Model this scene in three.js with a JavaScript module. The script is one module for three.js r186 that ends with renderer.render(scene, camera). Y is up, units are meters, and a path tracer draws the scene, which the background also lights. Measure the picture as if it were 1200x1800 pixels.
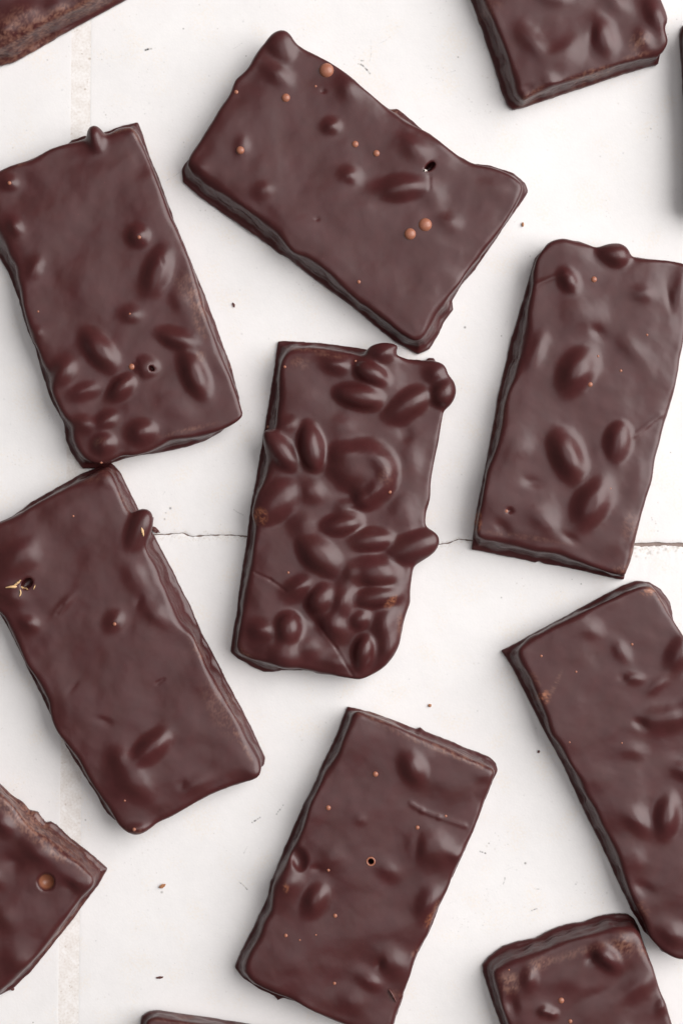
import * as THREE from 'three';
import { RectAreaLightUniformsLib } from 'three/addons/lights/RectAreaLightUniformsLib.js';
import { createNoise2D, createNoise3D } from 'simplex-noise';

// ---------------------------------------------------------------- camera, light, exposure
const MM = 0.001, PX = 0.18, DIST = 560;            // millimetres per photo pixel on the table; camera height in mm
const scene = new THREE.Scene();
scene.background = new THREE.Color(0.09, 0.087, 0.086);   // dim room around the table
const camera = new THREE.PerspectiveCamera(2 * Math.atan(900 * PX / DIST) * 180 / Math.PI, 2 / 3, 0.05, 20);
camera.position.set(0, DIST * MM, 0); camera.up.set(0, 0, -1); camera.lookAt(0, 0, 0);
const renderer = new THREE.WebGLRenderer({ antialias: true });
renderer.toneMapping = THREE.LinearToneMapping;
renderer.toneMappingExposure = 1.32;
renderer.shadowMap.enabled = true;
RectAreaLightUniformsLib.init();

function panelLight(name, label, pos, target, w, h, color, radiance) {
  const o = new THREE.Mesh(new THREE.BoxGeometry(w, h, 0.02), new THREE.MeshStandardMaterial({ color: 0xf2f2f2, emissive: new THREE.Color(...color), emissiveIntensity: 0.3, roughness: 0.9 }));
  o.name = name; o.position.set(...pos); o.lookAt(...target); o.userData = { label, category: 'light panel' };
  scene.add(o);
  const l = new THREE.RectAreaLight(new THREE.Color(...color), radiance, w, h);
  const dir = new THREE.Vector3(...target).sub(o.position).normalize();
  l.position.copy(o.position).addScaledVector(dir, 0.015); l.lookAt(...target); scene.add(l);
}
panelLight('window_panel', 'bright square window pane giving soft daylight from the right', [1.64, 1.40, -0.55], [0, 0, 0], 2.3, 2.3, [1, 0.975, 0.965], 4.0);
panelLight('ceiling_panel', 'wide pale ceiling panel glowing softly above the table', [-0.02, 2.4, -0.1], [-0.02, 0, -0.1001], 1.3, 2.0, [1, 0.965, 0.98], 0.52);

// ---------------------------------------------------------------- small helpers
function rng(seed) { let a = seed >>> 0; return () => { a = (a + 0x6D2B79F5) >>> 0; let t = a; t = Math.imul(t ^ (t >>> 15), t | 1); t ^= t + Math.imul(t ^ (t >>> 7), t | 61); return ((t ^ (t >>> 14)) >>> 0) / 4294967296; }; }
const N2 = createNoise2D(rng(11)), N3 = createNoise3D(rng(12));
const clamp = (v, a, b) => v < a ? a : v > b ? b : v, mix = (a, b, t) => a + (b - a) * t;
const sstep = (a, b, v) => { const t = clamp((v - a) / (b - a), 0, 1); return t * t * (3 - 2 * t); };
const smin = (a, b, k) => { const h = Math.max(k - Math.abs(a - b), 0) / k; return Math.min(a, b) - h * h * k * 0.25; };
const smax = (a, b, k) => -smin(-a, -b, k);
const ground = (px, py, h = 0) => [(px - 600) * PX * (DIST - h) / DIST, (py - 900) * PX * (DIST - h) / DIST];   // photo pixel -> mm on the plane at height h

// ---------------------------------------------------------------- the tiled surface
const crackLine = [[-900, 940], [-300, 946], [0, 938], [200, 941], [289, 939.6], [313, 938], [321, 937], [337, 943], [368, 941], [401, 940.5], [450, 944], [600, 950], [740, 955], [769, 957], [785, 955], [808, 948], [826, 950], [900, 953], [1000, 955], [1120, 957.5], [1160, 956.5], [1200, 957.5], [1400, 955], [2000, 960]];
function crackZ(px) { let i = 0; while (i < crackLine.length - 2 && crackLine[i + 1][0] < px) i++; const [a, b] = [crackLine[i], crackLine[i + 1]]; return mix(a[1], b[1], sstep(a[0], b[0], px)); }
const TEXW = 1400, TEXH = 2048, TMW = 246, TMH = 360;      // texture size and the millimetres that it covers
function tileTexture() {
  const c = new Uint8Array(TEXW * TEXH * 4), b = new Uint8Array(TEXW * TEXH * 4), r = rng(5);
  const base = new Float32Array(TEXW * TEXH), warm = new Float32Array(TEXW * TEXH), bump = new Float32Array(TEXW * TEXH);
  for (let y = 0; y < TEXH; y++) for (let x = 0; x < TEXW; x++) {
    const mx = x / TEXW * TMW, my = y / TEXH * TMH, i = y * TEXW + x;
    const n = 0.5 * N2(mx / 38, my / 38) + 0.3 * N2(mx / 11 + 40, my / 11) + 0.2 * N2(mx / 2.6, my / 2.6 + 9);
    base[i] = 0.034 * n + (r() - 0.5) * 0.012;
    warm[i] = 0.55 * sstep(0.25, 0.9, N2(mx / 16 + 7, my / 16 - 20) * 0.7 + N2(mx / 1.3, my / 1.3) * 0.45);
    bump[i] = 0.5 + 0.12 * N2(mx / 5, my / 5) + 0.1 * N2(mx / 1.1, my / 1.1) + (r() - 0.5) * 0.06;
  }
  const W = TMW / TEXW, H = TMH / TEXH;
  const dab = (mx, my, rad, a, wv = 0) => {                   // a fleck of dirt or a pit in the glaze, in mm from the texture's corner
    const x0 = Math.max(0, Math.floor((mx - rad * 1.6) / W)), x1 = Math.min(TEXW - 1, Math.ceil((mx + rad * 1.6) / W)), y0 = Math.max(0, Math.floor((my - rad * 1.6) / H)), y1 = Math.min(TEXH - 1, Math.ceil((my + rad * 1.6) / H));
    for (let y = y0; y <= y1; y++) for (let x = x0; x <= x1; x++) {
      const d = Math.hypot(x * W - mx, y * H - my) / rad, f = clamp(1.25 - d, 0, 1) * a;
      if (f > 0) { const i = y * TEXW + x; base[i] -= f; bump[i] -= f * 0.8; warm[i] = Math.max(warm[i], wv * clamp(1.3 - d, 0, 1)); }
    }
  };
  const scratch = (mx, my, ang, len, rad, a) => {
    let x = mx, y = my, t = ang;
    for (let s = 0; s < len; s += 0.14) { if (N2(x * 2.1, y * 2.1) > -0.25) dab(x, y, rad * (0.5 + r() * 0.9), a * (0.2 + r() * 0.8)); t += (r() - 0.5) * 0.28; x += Math.cos(t) * 0.14; y += Math.sin(t) * 0.14; }
  };
  for (let k = 0; k < 2600; k++) dab(r() * TMW, r() * TMH, 0.1 + 0.16 * r() * r() * 2, 0.04 + 0.16 * r() * r(), r() < 0.25 ? 0.4 : 0);
  for (let k = 0; k < 150; k++) { const cx = r() * TMW, cy = r() * TMH, n = 4 + r() * 8; for (let j = 0; j < n; j++) dab(cx + (r() - 0.5) * 7, cy + (r() - 0.5) * 6, 0.1 + 0.2 * r(), 0.06 + 0.24 * r() * r(), r() < 0.3 ? 0.5 : 0); }
  for (let k = 0; k < 90; k++) scratch(r() * TMW, r() * TMH, -0.8 + (r() - 0.5) * 2, 0.6 + 3.5 * r() * r(), 0.12, 0.1 + 0.12 * r());
  const at = (px, py) => [(px - 600) * PX + TMW / 2, (py - 900) * PX + TMH / 2];
  const mark = (px, py, deg, lenPx, rad, a) => scratch(...at(px, py), deg * Math.PI / 180, lenPx * PX, rad * 1.1, a * 1.15);
  mark(628, 112, 0, 30, 0.25, 0.3); mark(648, 108, -65, 40, 0.13, 0.16); mark(665, 76, -20, 24, 0.12, 0.14);
  mark(253, 88, -15, 14, 0.3, 0.4); mark(290, 318, -28, 34, 0.12, 0.25); mark(410, 85, -30, 20, 0.12, 0.2);
  mark(442, 1446, -40, 20, 0.22, 0.35); mark(485, 1432, -70, 22, 0.2, 0.3); mark(428, 1500, -60, 14, 0.16, 0.3); mark(420, 1550, 40, 22, 0.16, 0.25);
  mark(842, 1496, 20, 12, 0.2, 0.3); mark(886, 1545, 110, 10, 0.16, 0.25); mark(930, 1602, -20, 14, 0.18, 0.3); mark(938, 1562, 15, 12, 0.16, 0.25); mark(410, 895, 30, 22, 0.16, 0.2); mark(640, 106, 170, 12, 0.2, 0.2);
  for (const [x, y, s, a] of [[299, 893, .42, .55], [289, 912, .3, .4], [291, 901, .3, .3], [322, 50, .28, .5], [382, 50, .2, .3], [83, 105, .28, .3], [432, 98, .26, .4], [804, 100, .32, .4], [922, 1517, .4, .55], [858, 1482, .28, .4], [886, 1543, .26, .4], [816, 575, .42, .55], [880, 590, .24, .5], [1177, 795, .22, .5], [1020, 1026, .26, .5], [1004, 1018, .2, .35], [880, 1050, .3, .35], [1105, 918, .25, .25], [130, 1405, .36, .3], [150, 1441, .32, .35], [126, 1717, .4, .5], [132, 1772, .46, .5], [117, 1736, .36, .35], [284, 1568, .45, .35], [58, 1797, .26, .5]]) dab(...at(x, y), s, a, 0.3);
  for (let px = -60; px < 1260; px += 1.1) {                   // dirt rubbed into the broken edge of the lower tiles
    const wide = px > 1000 ? 1 : px > 740 ? 0.35 : 0.45;
    if (r() < 0.75) dab(...at(px, crackZ(px) + 3 + r() * r() * 24 * wide), 0.12 + 0.4 * r() * wide, 0.03 + 0.17 * r() * wide, 0.7);
    if (r() < 0.3) dab(...at(px, crackZ(px) - 2 - r() * r() * 8), 0.1 + 0.25 * r(), 0.03 + 0.1 * r(), 0.5);
  }
  const sr = (v) => { v = clamp(v, 0, 1); return Math.round(255 * (v <= 0.0031308 ? v * 12.92 : 1.055 * Math.pow(v, 1 / 2.4) - 0.055)); };
  for (let i = 0; i < TEXW * TEXH; i++) {
    const v = 0.80 + base[i], w = warm[i];
    c[i * 4] = sr(v); c[i * 4 + 1] = sr(v * (0.98 - 0.045 * w)); c[i * 4 + 2] = sr(v * (0.968 - 0.11 * w)); c[i * 4 + 3] = 255;
    b[i * 4] = b[i * 4 + 1] = b[i * 4 + 2] = clamp(bump[i], 0, 1) * 255; b[i * 4 + 3] = 255;
  }
  const make = (d, col) => { const t = new THREE.DataTexture(d, TEXW, TEXH); t.magFilter = THREE.LinearFilter; t.minFilter = THREE.LinearFilter; t.wrapS = t.wrapT = THREE.MirroredRepeatWrapping; if (col) t.colorSpace = THREE.SRGBColorSpace; t.needsUpdate = true; return t; };
  return [make(c, true), make(b, false)];
}
const [tileMap, tileBump] = tileTexture();
const tileMat = new THREE.MeshStandardMaterial({ map: tileMap, bumpMap: tileBump, bumpScale: 0.00006, roughness: 0.55 });
function groutTexture(tone, seed) {                            // sandy mortar: pale body, warm grains, a few darker grains
  const n = 512, c = new Uint8Array(n * n * 4), r = rng(seed), g = new Float32Array(n * n);
  for (let i = 0; i < n * n; i++) { const x = i % n, y = (i / n) | 0; g[i] = 1 + 0.05 * N2(x / 60, y / 60) + 0.05 * N2(x / 14, y / 14) + (r() - 0.5) * 0.05; }
  for (let k = 0; k < 1300; k++) {
    const cx = r() * n, cy = r() * n, rad = 1.2 + 4 * r() * r(), a = (r() < 0.8 ? 0.1 : 0.32) * r(), st = 0.5 + r();
    for (let y = -8; y <= 8; y++) for (let x = -8; x <= 8; x++) { const d = Math.hypot(x * st, y) / rad; if (d < 1.2) g[((cy + y + n) % n | 0) * n + ((cx + x + n) % n | 0)] -= a * clamp(1.3 - d, 0, 1); }
  }
  for (let i = 0; i < n * n; i++) { const f = clamp(g[i], 0.25, 1.1); for (let k = 0; k < 3; k++) c[i * 4 + k] = clamp(255 * Math.pow(clamp(tone[k] * Math.pow(f, 1 + 0.25 * k), 0, 1), 1 / 2.2), 0, 255); c[i * 4 + 3] = 255; }
  const t = new THREE.DataTexture(c, n, n); t.magFilter = THREE.LinearFilter; t.wrapS = t.wrapT = THREE.RepeatWrapping; t.colorSpace = THREE.SRGBColorSpace; t.needsUpdate = true; return t;
}
const surface = new THREE.Group(); surface.name = 'tiled_tabletop';
surface.userData = { kind: 'structure', label: 'white worn tile surface with a cracked joint running under the bars' };
scene.add(surface);
const stripX = (pz) => 142 - (pz - 120) * 0.0115;              // middle of the pale mortar strip, in photo pixels
{
  const sheet = (name, x0, x1, z0, z1, y, mat, wobble) => {   // a strip of mortar between tiles
    const nx = 2, nz = wobble ? 240 : 2, p = [], uv = [], id = [];
    for (let j = 0; j <= nz; j++) for (let i = 0; i <= nx; i++) {
      const z = mix(z0, z1, j / nz), x = mix(x0, x1, i / nx) + (wobble ? (stripX(z / PX + 900) - stripX(900)) * PX : 0);
      p.push(x * MM, y * MM, z * MM); uv.push(x / 45, z / 45);
      if (i < nx && j < nz) { const a = j * (nx + 1) + i, b = a + nx + 1; id.push(a, b, a + 1, b, b + 1, a + 1); }
    }
    const g = new THREE.BufferGeometry(); g.setAttribute('position', new THREE.Float32BufferAttribute(p, 3)); g.setAttribute('uv', new THREE.Float32BufferAttribute(uv, 2)); g.setIndex(id); g.computeVertexNormals();
    const m = new THREE.Mesh(g, mat); m.name = name; m.receiveShadow = true; surface.add(m); return m;
  };
  sheet('joint_bed', -450, 450, -450, 450, -0.75, new THREE.MeshStandardMaterial({ map: groutTexture([0.27, 0.205, 0.18], 31), roughness: 0.95 }));
  const sx = (stripX(900) - 600) * PX;
  sheet('mortar_strip', sx - 4.5, sx + 4.5, -450, 450, -0.07, new THREE.MeshStandardMaterial({ map: groutTexture([0.80, 0.766, 0.735], 32), roughness: 0.9 }), true);
  // each tile: a slab whose edge along the crack is broken and whose edge along the mortar strip is eased
  const across = [0, 0.12, 0.28, 0.5, 0.8, 1.2, 1.7, 2.4, 3.2, 4.2, 5.6, 8, 14, 60, 450];
  function tile(left, upper) {
    const p = [], uv = [], id = [], us = [0, 0.1, 0.3, 0.6]; let s = 0.6;
    const span = left ? 460 + sx : 450 - sx;
    while (s < span) { s += s < 240 ? 0.6 : 15; us.push(s); }
    const side = left ? -1 : 1, nu = us.length, nv = across.length + 1;
    for (let j = 0; j < nv; j++) for (let i = 0; i < nu; i++) {
      const dz = across[Math.max(0, j - 1)];
      let x0 = sx + side * (3.1 + us[i]), pxx = x0 / PX + 600;
      const gap = pxx > 1040 ? 0.5 + 0.18 * N2(pxx / 40, 5) : 0.17 + 0.15 * N2(pxx / 30, 2);
      const broken = upper ? 0.09 * N2(pxx / 9, 1) : 0.16 * N2(pxx / 9, 3) + 0.1 * N2(pxx / 3.5, 8);
      let z = (crackZ(pxx) - 900) * PX + (upper ? -1 : 1) * (Math.max(0.02, gap + broken) * Math.exp(-dz / 4) + dz);
      x0 += (stripX(z / PX + 900) - stripX(900)) * PX + side * (0.7 * N2(z / 6, side * 4) + 0.3 * N2(z / 1.2, side * 9)) * Math.exp(-us[i] / 2);
      const rough = upper ? 0.7 : pxx > 1000 ? 4.2 : 1.6;     // how far the chipping reaches in from the crack
      const chip = Math.exp(-dz / rough);
      let y = -0.02 - chip * ((upper ? 0.28 : 0.22) + (upper ? 0.08 * N2(pxx / 20, 3) : 0.16 * N2(pxx / 14, dz * 0.9) + 0.12 * N2(pxx / 5, dz * 2 + 30)));
      y -= 0.035 * Math.exp(-us[i] / 0.3) * (0.8 + 0.4 * N2(z / 4, 60));
      y = Math.min(y, -0.01);
      if (j === 0) y = -0.9;
      p.push(x0 * MM, y * MM, z * MM); uv.push((x0 + TMW / 2) / TMW, (z + TMH / 2) / TMH);
    }
    const flip = (side > 0) === upper;
    for (let j = 0; j < nv - 1; j++) for (let i = 0; i < nu - 1; i++) { const a = j * nu + i, b = a + nu; flip ? id.push(a, a + 1, b, b, a + 1, b + 1) : id.push(a, b, a + 1, b, b + 1, a + 1); }
    const g = new THREE.BufferGeometry(); g.setAttribute('position', new THREE.Float32BufferAttribute(p, 3)); g.setAttribute('uv', new THREE.Float32BufferAttribute(uv, 2)); g.setIndex(id); g.computeVertexNormals();
    const m = new THREE.Mesh(g, tileMat); m.name = 'tile'; m.castShadow = m.receiveShadow = true; surface.add(m);
  }
  for (const l of [true, false]) for (const u of [true, false]) tile(l, u);
}

// ---------------------------------------------------------------- chocolate
function grainTexture() {                                      // faint mottle and a few tiny pale sugar specks; also the roughness and fine relief
  const n = 1024, c = new Uint8Array(n * n * 4), q = new Uint8Array(n * n * 4), r = rng(77);
  const v = new Float32Array(n * n), s = new Float32Array(n * n);
  const per = (x, y, f, o) => { const a = x / n * 2 * Math.PI, b = y / n * 2 * Math.PI; return N3(Math.cos(a) * f + o, Math.sin(a) * f + Math.cos(b) * f * 1.3, Math.sin(b) * f - o); };
  for (let y = 0; y < n; y++) for (let x = 0; x < n; x++) { const i = y * n + x; v[i] = 0.9 + 0.05 * per(x, y, 1.5, 3) + 0.03 * per(x, y, 5, 9); s[i] = 0.5 + 0.28 * per(x, y, 2.2, 20) + 0.14 * per(x, y, 9, 30) + (r() - 0.5) * 0.05; }
  for (let k = 0; k < 26; k++) { const cx = r() * n | 0, cy = r() * n | 0, a = 0.3 + r() * 1.2; for (let y = -2; y <= 2; y++) for (let x = -2; x <= 2; x++) if (x * x + y * y < 5) v[((cy + y + n) % n) * n + (cx + x + n) % n] += a * 0.5; }
  for (let i = 0; i < n * n; i++) {
    const t = clamp(v[i], 0, 2) * 0.5; for (let k = 0; k < 3; k++) c[i * 4 + k] = 255 * Math.pow(clamp(t, 0, 1), 1 / 2.2); c[i * 4 + 3] = 255;
    q[i * 4] = q[i * 4 + 1] = q[i * 4 + 2] = 255 * clamp(mix(0.9, 1, s[i]), 0, 1); q[i * 4 + 3] = 255;
  }
  const make = (d, col) => { const t = new THREE.DataTexture(d, n, n); t.magFilter = THREE.LinearFilter; t.wrapS = t.wrapT = THREE.RepeatWrapping; if (col) t.colorSpace = THREE.SRGBColorSpace; t.needsUpdate = true; return t; };
  return [make(c, true), make(q, false)];
}
const [chocMap, chocRough] = grainTexture();
const chocolate = new THREE.MeshPhysicalMaterial({ color: 0xffffff, vertexColors: true, map: chocMap, roughnessMap: chocRough, roughness: 0.37, ior: 1.49 });
const CHOC = [0.138, 0.0310, 0.0310];                            // twice the base colour: the map's middle is a half
const BLOOM = [0.50, 0.235, 0.165], ORANGE = [0.86, 0.33, 0.17];
const bubbleMat = new THREE.MeshPhysicalMaterial({ color: new THREE.Color().setRGB(0.33, 0.125, 0.075), roughness: 0.34 });
const nutMat = new THREE.MeshStandardMaterial({ color: new THREE.Color().setRGB(0.72, 0.47, 0.24), roughness: 0.5 });
const paleNutMat = new THREE.MeshStandardMaterial({ color: new THREE.Color().setRGB(0.78, 0.72, 0.66), roughness: 0.45 });
const crumbMat = new THREE.MeshStandardMaterial({ color: new THREE.Color().setRGB(0.10, 0.030, 0.026), roughness: 0.5 });
const tanCrumbMat = new THREE.MeshStandardMaterial({ color: new THREE.Color().setRGB(0.36, 0.16, 0.07), roughness: 0.6 });

function smoothLoop(pts, step) {                               // centripetal Catmull-Rom through a closed loop
  const curve = new THREE.CatmullRomCurve3(pts.map(([x, z]) => new THREE.Vector3(x, 0, z)), true, 'centripetal');
  const n = Math.max(24, Math.round(curve.getLength() / step));
  return curve.getSpacedPoints(n).slice(0, n).map((v) => [v.x, v.z]);
}
function polyField(poly, xs, zs, nx, nz, c) {                  // signed distance to a polygon on a grid
  const f = new Float32Array(nx * nz), n = poly.length;
  for (let k = 0; k < nz; k++) for (let i = 0; i < nx; i++) {
    const x = xs + i * c, z = zs + k * c; let d = 1e9, inside = false;
    for (let a = 0, b = n - 1; a < n; b = a++) {
      const ax = poly[a][0], az = poly[a][1], bx = poly[b][0], bz = poly[b][1], ex = bx - ax, ez = bz - az, wx = x - ax, wz = z - az;
      const t = clamp((wx * ex + wz * ez) / (ex * ex + ez * ez + 1e-9), 0, 1), qx = wx - ex * t, qz = wz - ez * t, q = qx * qx + qz * qz;
      if (q < d) d = q;
      if ((az > z) !== (bz > z) && x < (bx - ax) * (z - az) / (bz - az) + ax) inside = !inside;
    }
    f[k * nx + i] = inside ? -Math.sqrt(d) : Math.sqrt(d);
  }
  return f;
}
const names = {};
const numbered = (n) => { const k = names[n] = (names[n] ?? -1) + 1; return k ? n + '_' + String(k).padStart(3, '0') : n; };

/* One bar. view = [x0, y0, scale]: every pixel below is x0 + x / scale, y0 + y / scale of the photograph.
   top, foot: outlines of the coated block (at its upper edge) and of the flat foot it stands on.
   nuts: [x, y, length, width, degrees, height above the top in mm, blend in mm]; dents the same, sunk;
   bubbles [x, y, radius]; grooves and ridges [x0, y0, x1, y1, radius mm, lift mm]; scuffs [x, y, rx, ry, degrees, strength, tone] */
function chocolateBar(label, d) {
  const H = d.h ?? 10, [vx, vy, vs] = d.view, C = d.cell ?? 0.5, seed = d.seed;
  const w = (x, y, h = 0) => ground(vx + x / vs, vy + y / vs, h), S = PX / vs;
  let top = smoothLoop(d.top.map(([x, y]) => w(x, y, H - 2)), 1.2), foot = d.foot.map(([x, y]) => w(x, y, 0.8));
  // the frame of the bar: its base centre and the turn with the smallest box
  let best = null;
  for (let a = 0; a < 180; a += 2) {
    const ca = Math.cos(a * Math.PI / 180), sa = Math.sin(a * Math.PI / 180); let x0 = 1e9, x1 = -1e9, z0 = 1e9, z1 = -1e9;
    for (const [x, z] of top) { const u = x * ca + z * sa, v = -x * sa + z * ca; x0 = Math.min(x0, u); x1 = Math.max(x1, u); z0 = Math.min(z0, v); z1 = Math.max(z1, v); }
    const area = (x1 - x0) * (z1 - z0); if (!best || area < best.area) best = { area, a: a * Math.PI / 180, u: (x0 + x1) / 2, v: (z0 + z1) / 2 };
  }
  const ca = Math.cos(best.a), sa = Math.sin(best.a), cx = best.u * ca - best.v * sa, cz = best.u * sa + best.v * ca;
  const loc = ([x, z]) => [(x - cx) * ca + (z - cz) * sa, -(x - cx) * sa + (z - cz) * ca];
  top = top.map(loc); foot = foot.map(loc);
  const nut = (e, sunk) => {
    const [x, y, len, wid, deg, full, k] = e, rise = sunk ? full : full * (d.relief ?? 0.7), ry = Math.max(2.2, sunk ? rise * 0.6 : rise * 1.5), p = loc(w(x, y, H + (sunk ? 0 : rise * 0.5)));
    const a = deg * Math.PI / 180 - best.a;
    const rx = len * S * (full < 1.9 && !sunk ? 0.5 : 0.49), rz = wid * S * (full < 1.9 && !sunk ? 0.5 : 0.49) * (d.plump ?? 1);
    return { x: p[0], z: p[1], y: sunk ? H + ry - rise : H + rise - ry, rx, ry, rz, c: Math.cos(a), s: Math.sin(a), k: sunk ? (k ?? 1.8) * 0.8 : Math.min((k ?? 1.8) * (d.blend ?? 1.7), 1.0 + 1.2 * rise), reach: Math.max(rx, rz) + 6, taper: 0.16 * Math.sign(N2(x, y)), rise, sharp: full < 1.9 ? 1 : 1.0 + 0.28 * Math.min(1.5, full - 1.6) };
  };
  const soft = (e) => e[5] < 1.9 || (!d.blend && e[6] >= 1.5);
  const nuts = (d.nuts ?? []).filter((e) => !soft(e)).map((e) => nut(e, false)), swells = (d.nuts ?? []).filter(soft).map((e) => nut(e, false)), dents = (d.dents ?? []).filter((e) => e[5] > 1.1).map((e) => nut(e, true)), hollows = (d.dents ?? []).filter((e) => e[5] <= 1.1).map((e) => nut(e, true));
  const lines = [...(d.grooves ?? []).map((e) => [e, 1]), ...(d.ridges ?? []).map((e) => [e, -1])].map(([e, sgn]) => ({ a: loc(w(e[0], e[1], H)), b: loc(w(e[2], e[3], H)), r: e[4], lift: e[5] ?? 0, sgn }));
  const pits = (d.pits ?? []).map(([x, y, r, depth, tone]) => ({ p: loc(w(x, y, H)), r: r * S, depth, tone }));
  const scuffs = (d.scuffs ?? []).map(([x, y, rx, ry, deg, str, tone]) => ({ p: loc(w(x, y, H - 3)), rx: rx * S, rz: ry * S, c: Math.cos(deg * Math.PI / 180 - best.a), s: Math.sin(deg * Math.PI / 180 - best.a), str, tone: tone === 1 ? ORANGE : BLOOM }));
  // grid
  let x0 = 1e9, x1 = -1e9, z0 = 1e9, z1 = -1e9;
  for (const [x, z] of [...top, ...foot]) { x0 = Math.min(x0, x); x1 = Math.max(x1, x); z0 = Math.min(z0, z); z1 = Math.max(z1, z); }
  x0 -= 4; x1 += 4; z0 -= 4; z1 += 4;
  const maxRise = Math.max(2.5, ...nuts.map((n) => n.rise + 1.5)), y0 = -C * 1.5, nx = Math.ceil((x1 - x0) / C) + 1, nz = Math.ceil((z1 - z0) / C) + 1, ny = Math.ceil((H + maxRise + 2 - y0) / C) + 1;
  const T = polyField(top, x0, z0, nx, nz, C), B = polyField(foot, x0, z0, nx, nz, C);
  const ell = (n, x, y, z) => {
    const dx = x - n.x, dz = z - n.z, u = dx * n.c + dz * n.s, v = -dx * n.s + dz * n.c, q = 1 - n.taper * clamp(u / n.rx, -1.2, 1.2) * (d.plump ? 0.5 : 1);
    const a = u / n.rx, b = (y - n.y) / (n.ry * q), c = v / (n.rz * q), k0 = Math.sqrt(a * a + b * b + c * c);
    if (k0 < 1e-4) return -Math.min(n.rx, n.ry, n.rz);
    const a2 = a / n.rx, b2 = b / (n.ry * q), c2 = c / (n.rz * q);
    return k0 * (k0 - 1) / Math.sqrt(a2 * a2 + b2 * b2 + c2 * c2);
  };
  const F = new Float32Array(nx * ny * nz).fill(9), slab = nx * ny;
  for (let k = 0; k < nz; k++) for (let i = 0; i < nx; i++) {
    const x = x0 + i * C, z = z0 + k * C, t = T[k * nx + i], b = B[k * nx + i];
    const near = nuts.filter((n) => (x - n.x) ** 2 + (z - n.z) ** 2 < n.reach * n.reach), sunk = dents.filter((n) => (x - n.x) ** 2 + (z - n.z) ** 2 < n.reach * n.reach);
    if (t > 4 && b > 4 && !near.length) continue;
    const gx = x + seed * 37, gz = z - seed * 19;
    let hx = H + 0.5 * N2(gx / 27, gz / 27) + 0.09 * N2(gx / 11, gz / 11 + 50) + 0.012 * N2(gx / 4, gz / 4) + (d.tilt ?? 0) * x / 50 - 0.5 * sstep(-6, 0, t) * (0.6 + 0.6 * N2(gx / 17, gz / 17 + 90));
    const wave = 0.42 * N2(gx / 10, gz / 10 + 200) + 0.14 * N2(gx / 3.6, gz / 3.6 - 80), edge = 2.0 + 0.8 * N2(gx / 20 + 60, gz / 20);
    const ragged = 0.09 * N2(gx / 2.2, gz / 2.2 + 31) + 0.08 * N2(gx / 6, gz / 6);
    const flange = 1.5 + 0.35 * N2(gx / 14, gz / 14 - 44);
    for (const l of lines) {
      const ex = l.b[0] - l.a[0], ez = l.b[1] - l.a[1], q = clamp(((x - l.a[0]) * ex + (z - l.a[1]) * ez) / (ex * ex + ez * ez), 0, 1), dd = Math.hypot(x - l.a[0] - ex * q, z - l.a[1] - ez * q);
      if (dd < 3) hx -= l.sgn * (l.sgn > 0 ? 0.24 * Math.exp(-((dd / 0.4) ** 2)) : 0.32 * Math.exp(-((dd / 0.75) ** 2)));
    }
    for (const n of swells) { const dx = x - n.x, dz = z - n.z, q = ((dx * n.c + dz * n.s) / n.rx) ** 2 + ((-dx * n.s + dz * n.c) / n.rz) ** 2; if (q < 5) hx += n.rise * 1.25 * Math.exp(-1.45 * Math.pow(q, n.sharp)); }
    for (const n of hollows) { const dx = x - n.x, dz = z - n.z, q = ((dx * n.c + dz * n.s) / n.rx) ** 2 + ((-dx * n.s + dz * n.c) / n.rz) ** 2; if (q < 5) hx -= n.rise * Math.exp(-1.6 * q); }
    let pit = 0; for (const p of pits) { const q = Math.hypot(x - p.p[0], z - p.p[1]) / p.r; if (q < 1.3) pit = Math.max(pit, p.depth * Math.pow(Math.max(0, 1 - q * q / 1.15), 0.6)); }
    for (let j = 0; j < ny; j++) {
      const y = y0 + j * C, h = clamp(y / H, 0, 1), s = Math.pow(h, 0.78);
      const bulge = wave * Math.sin(Math.PI * clamp(h * 1.15, 0, 1));
      let f = smax(mix(b + 0.8, t, s) + bulge, y - hx, edge);
      f = smin(f, smax(b + ragged, y - flange, 0.5), 1.6);
      for (const n of near) f = smin(f, ell(n, x, y, z), n.k);
      for (const n of sunk) f = smax(f, -ell(n, x, y, z), n.k);
      if (f > -2 && f < 2) f += 0.05 * N3(gx / 6.5, y / 6.5, gz / 6.5) + 0.014 * N3(gx / 2.2, y / 2.2, gz / 2.2);
      if (f > -2 && f < 2 && y < H - 1) f += (0.24 * N3(gx / 8, y / 3.2, gz / 8 + 40) + 0.10 * N3(gx / 3, y / 2, gz / 3 + 70)) * sstep(H - 1, H - 4, y) * sstep(0.8, 2.4, y);
      if (pit > 0) f = Math.max(f, f + pit);
      f = Math.max(f, 0.03 - y);
      F[k * slab + j * nx + i] = f;
    }
  }
  // surface nets
  const at = (i, j, k) => F[k * slab + j * nx + i], vid = new Int32Array(nx * ny * nz).fill(-1), P = [];
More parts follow.
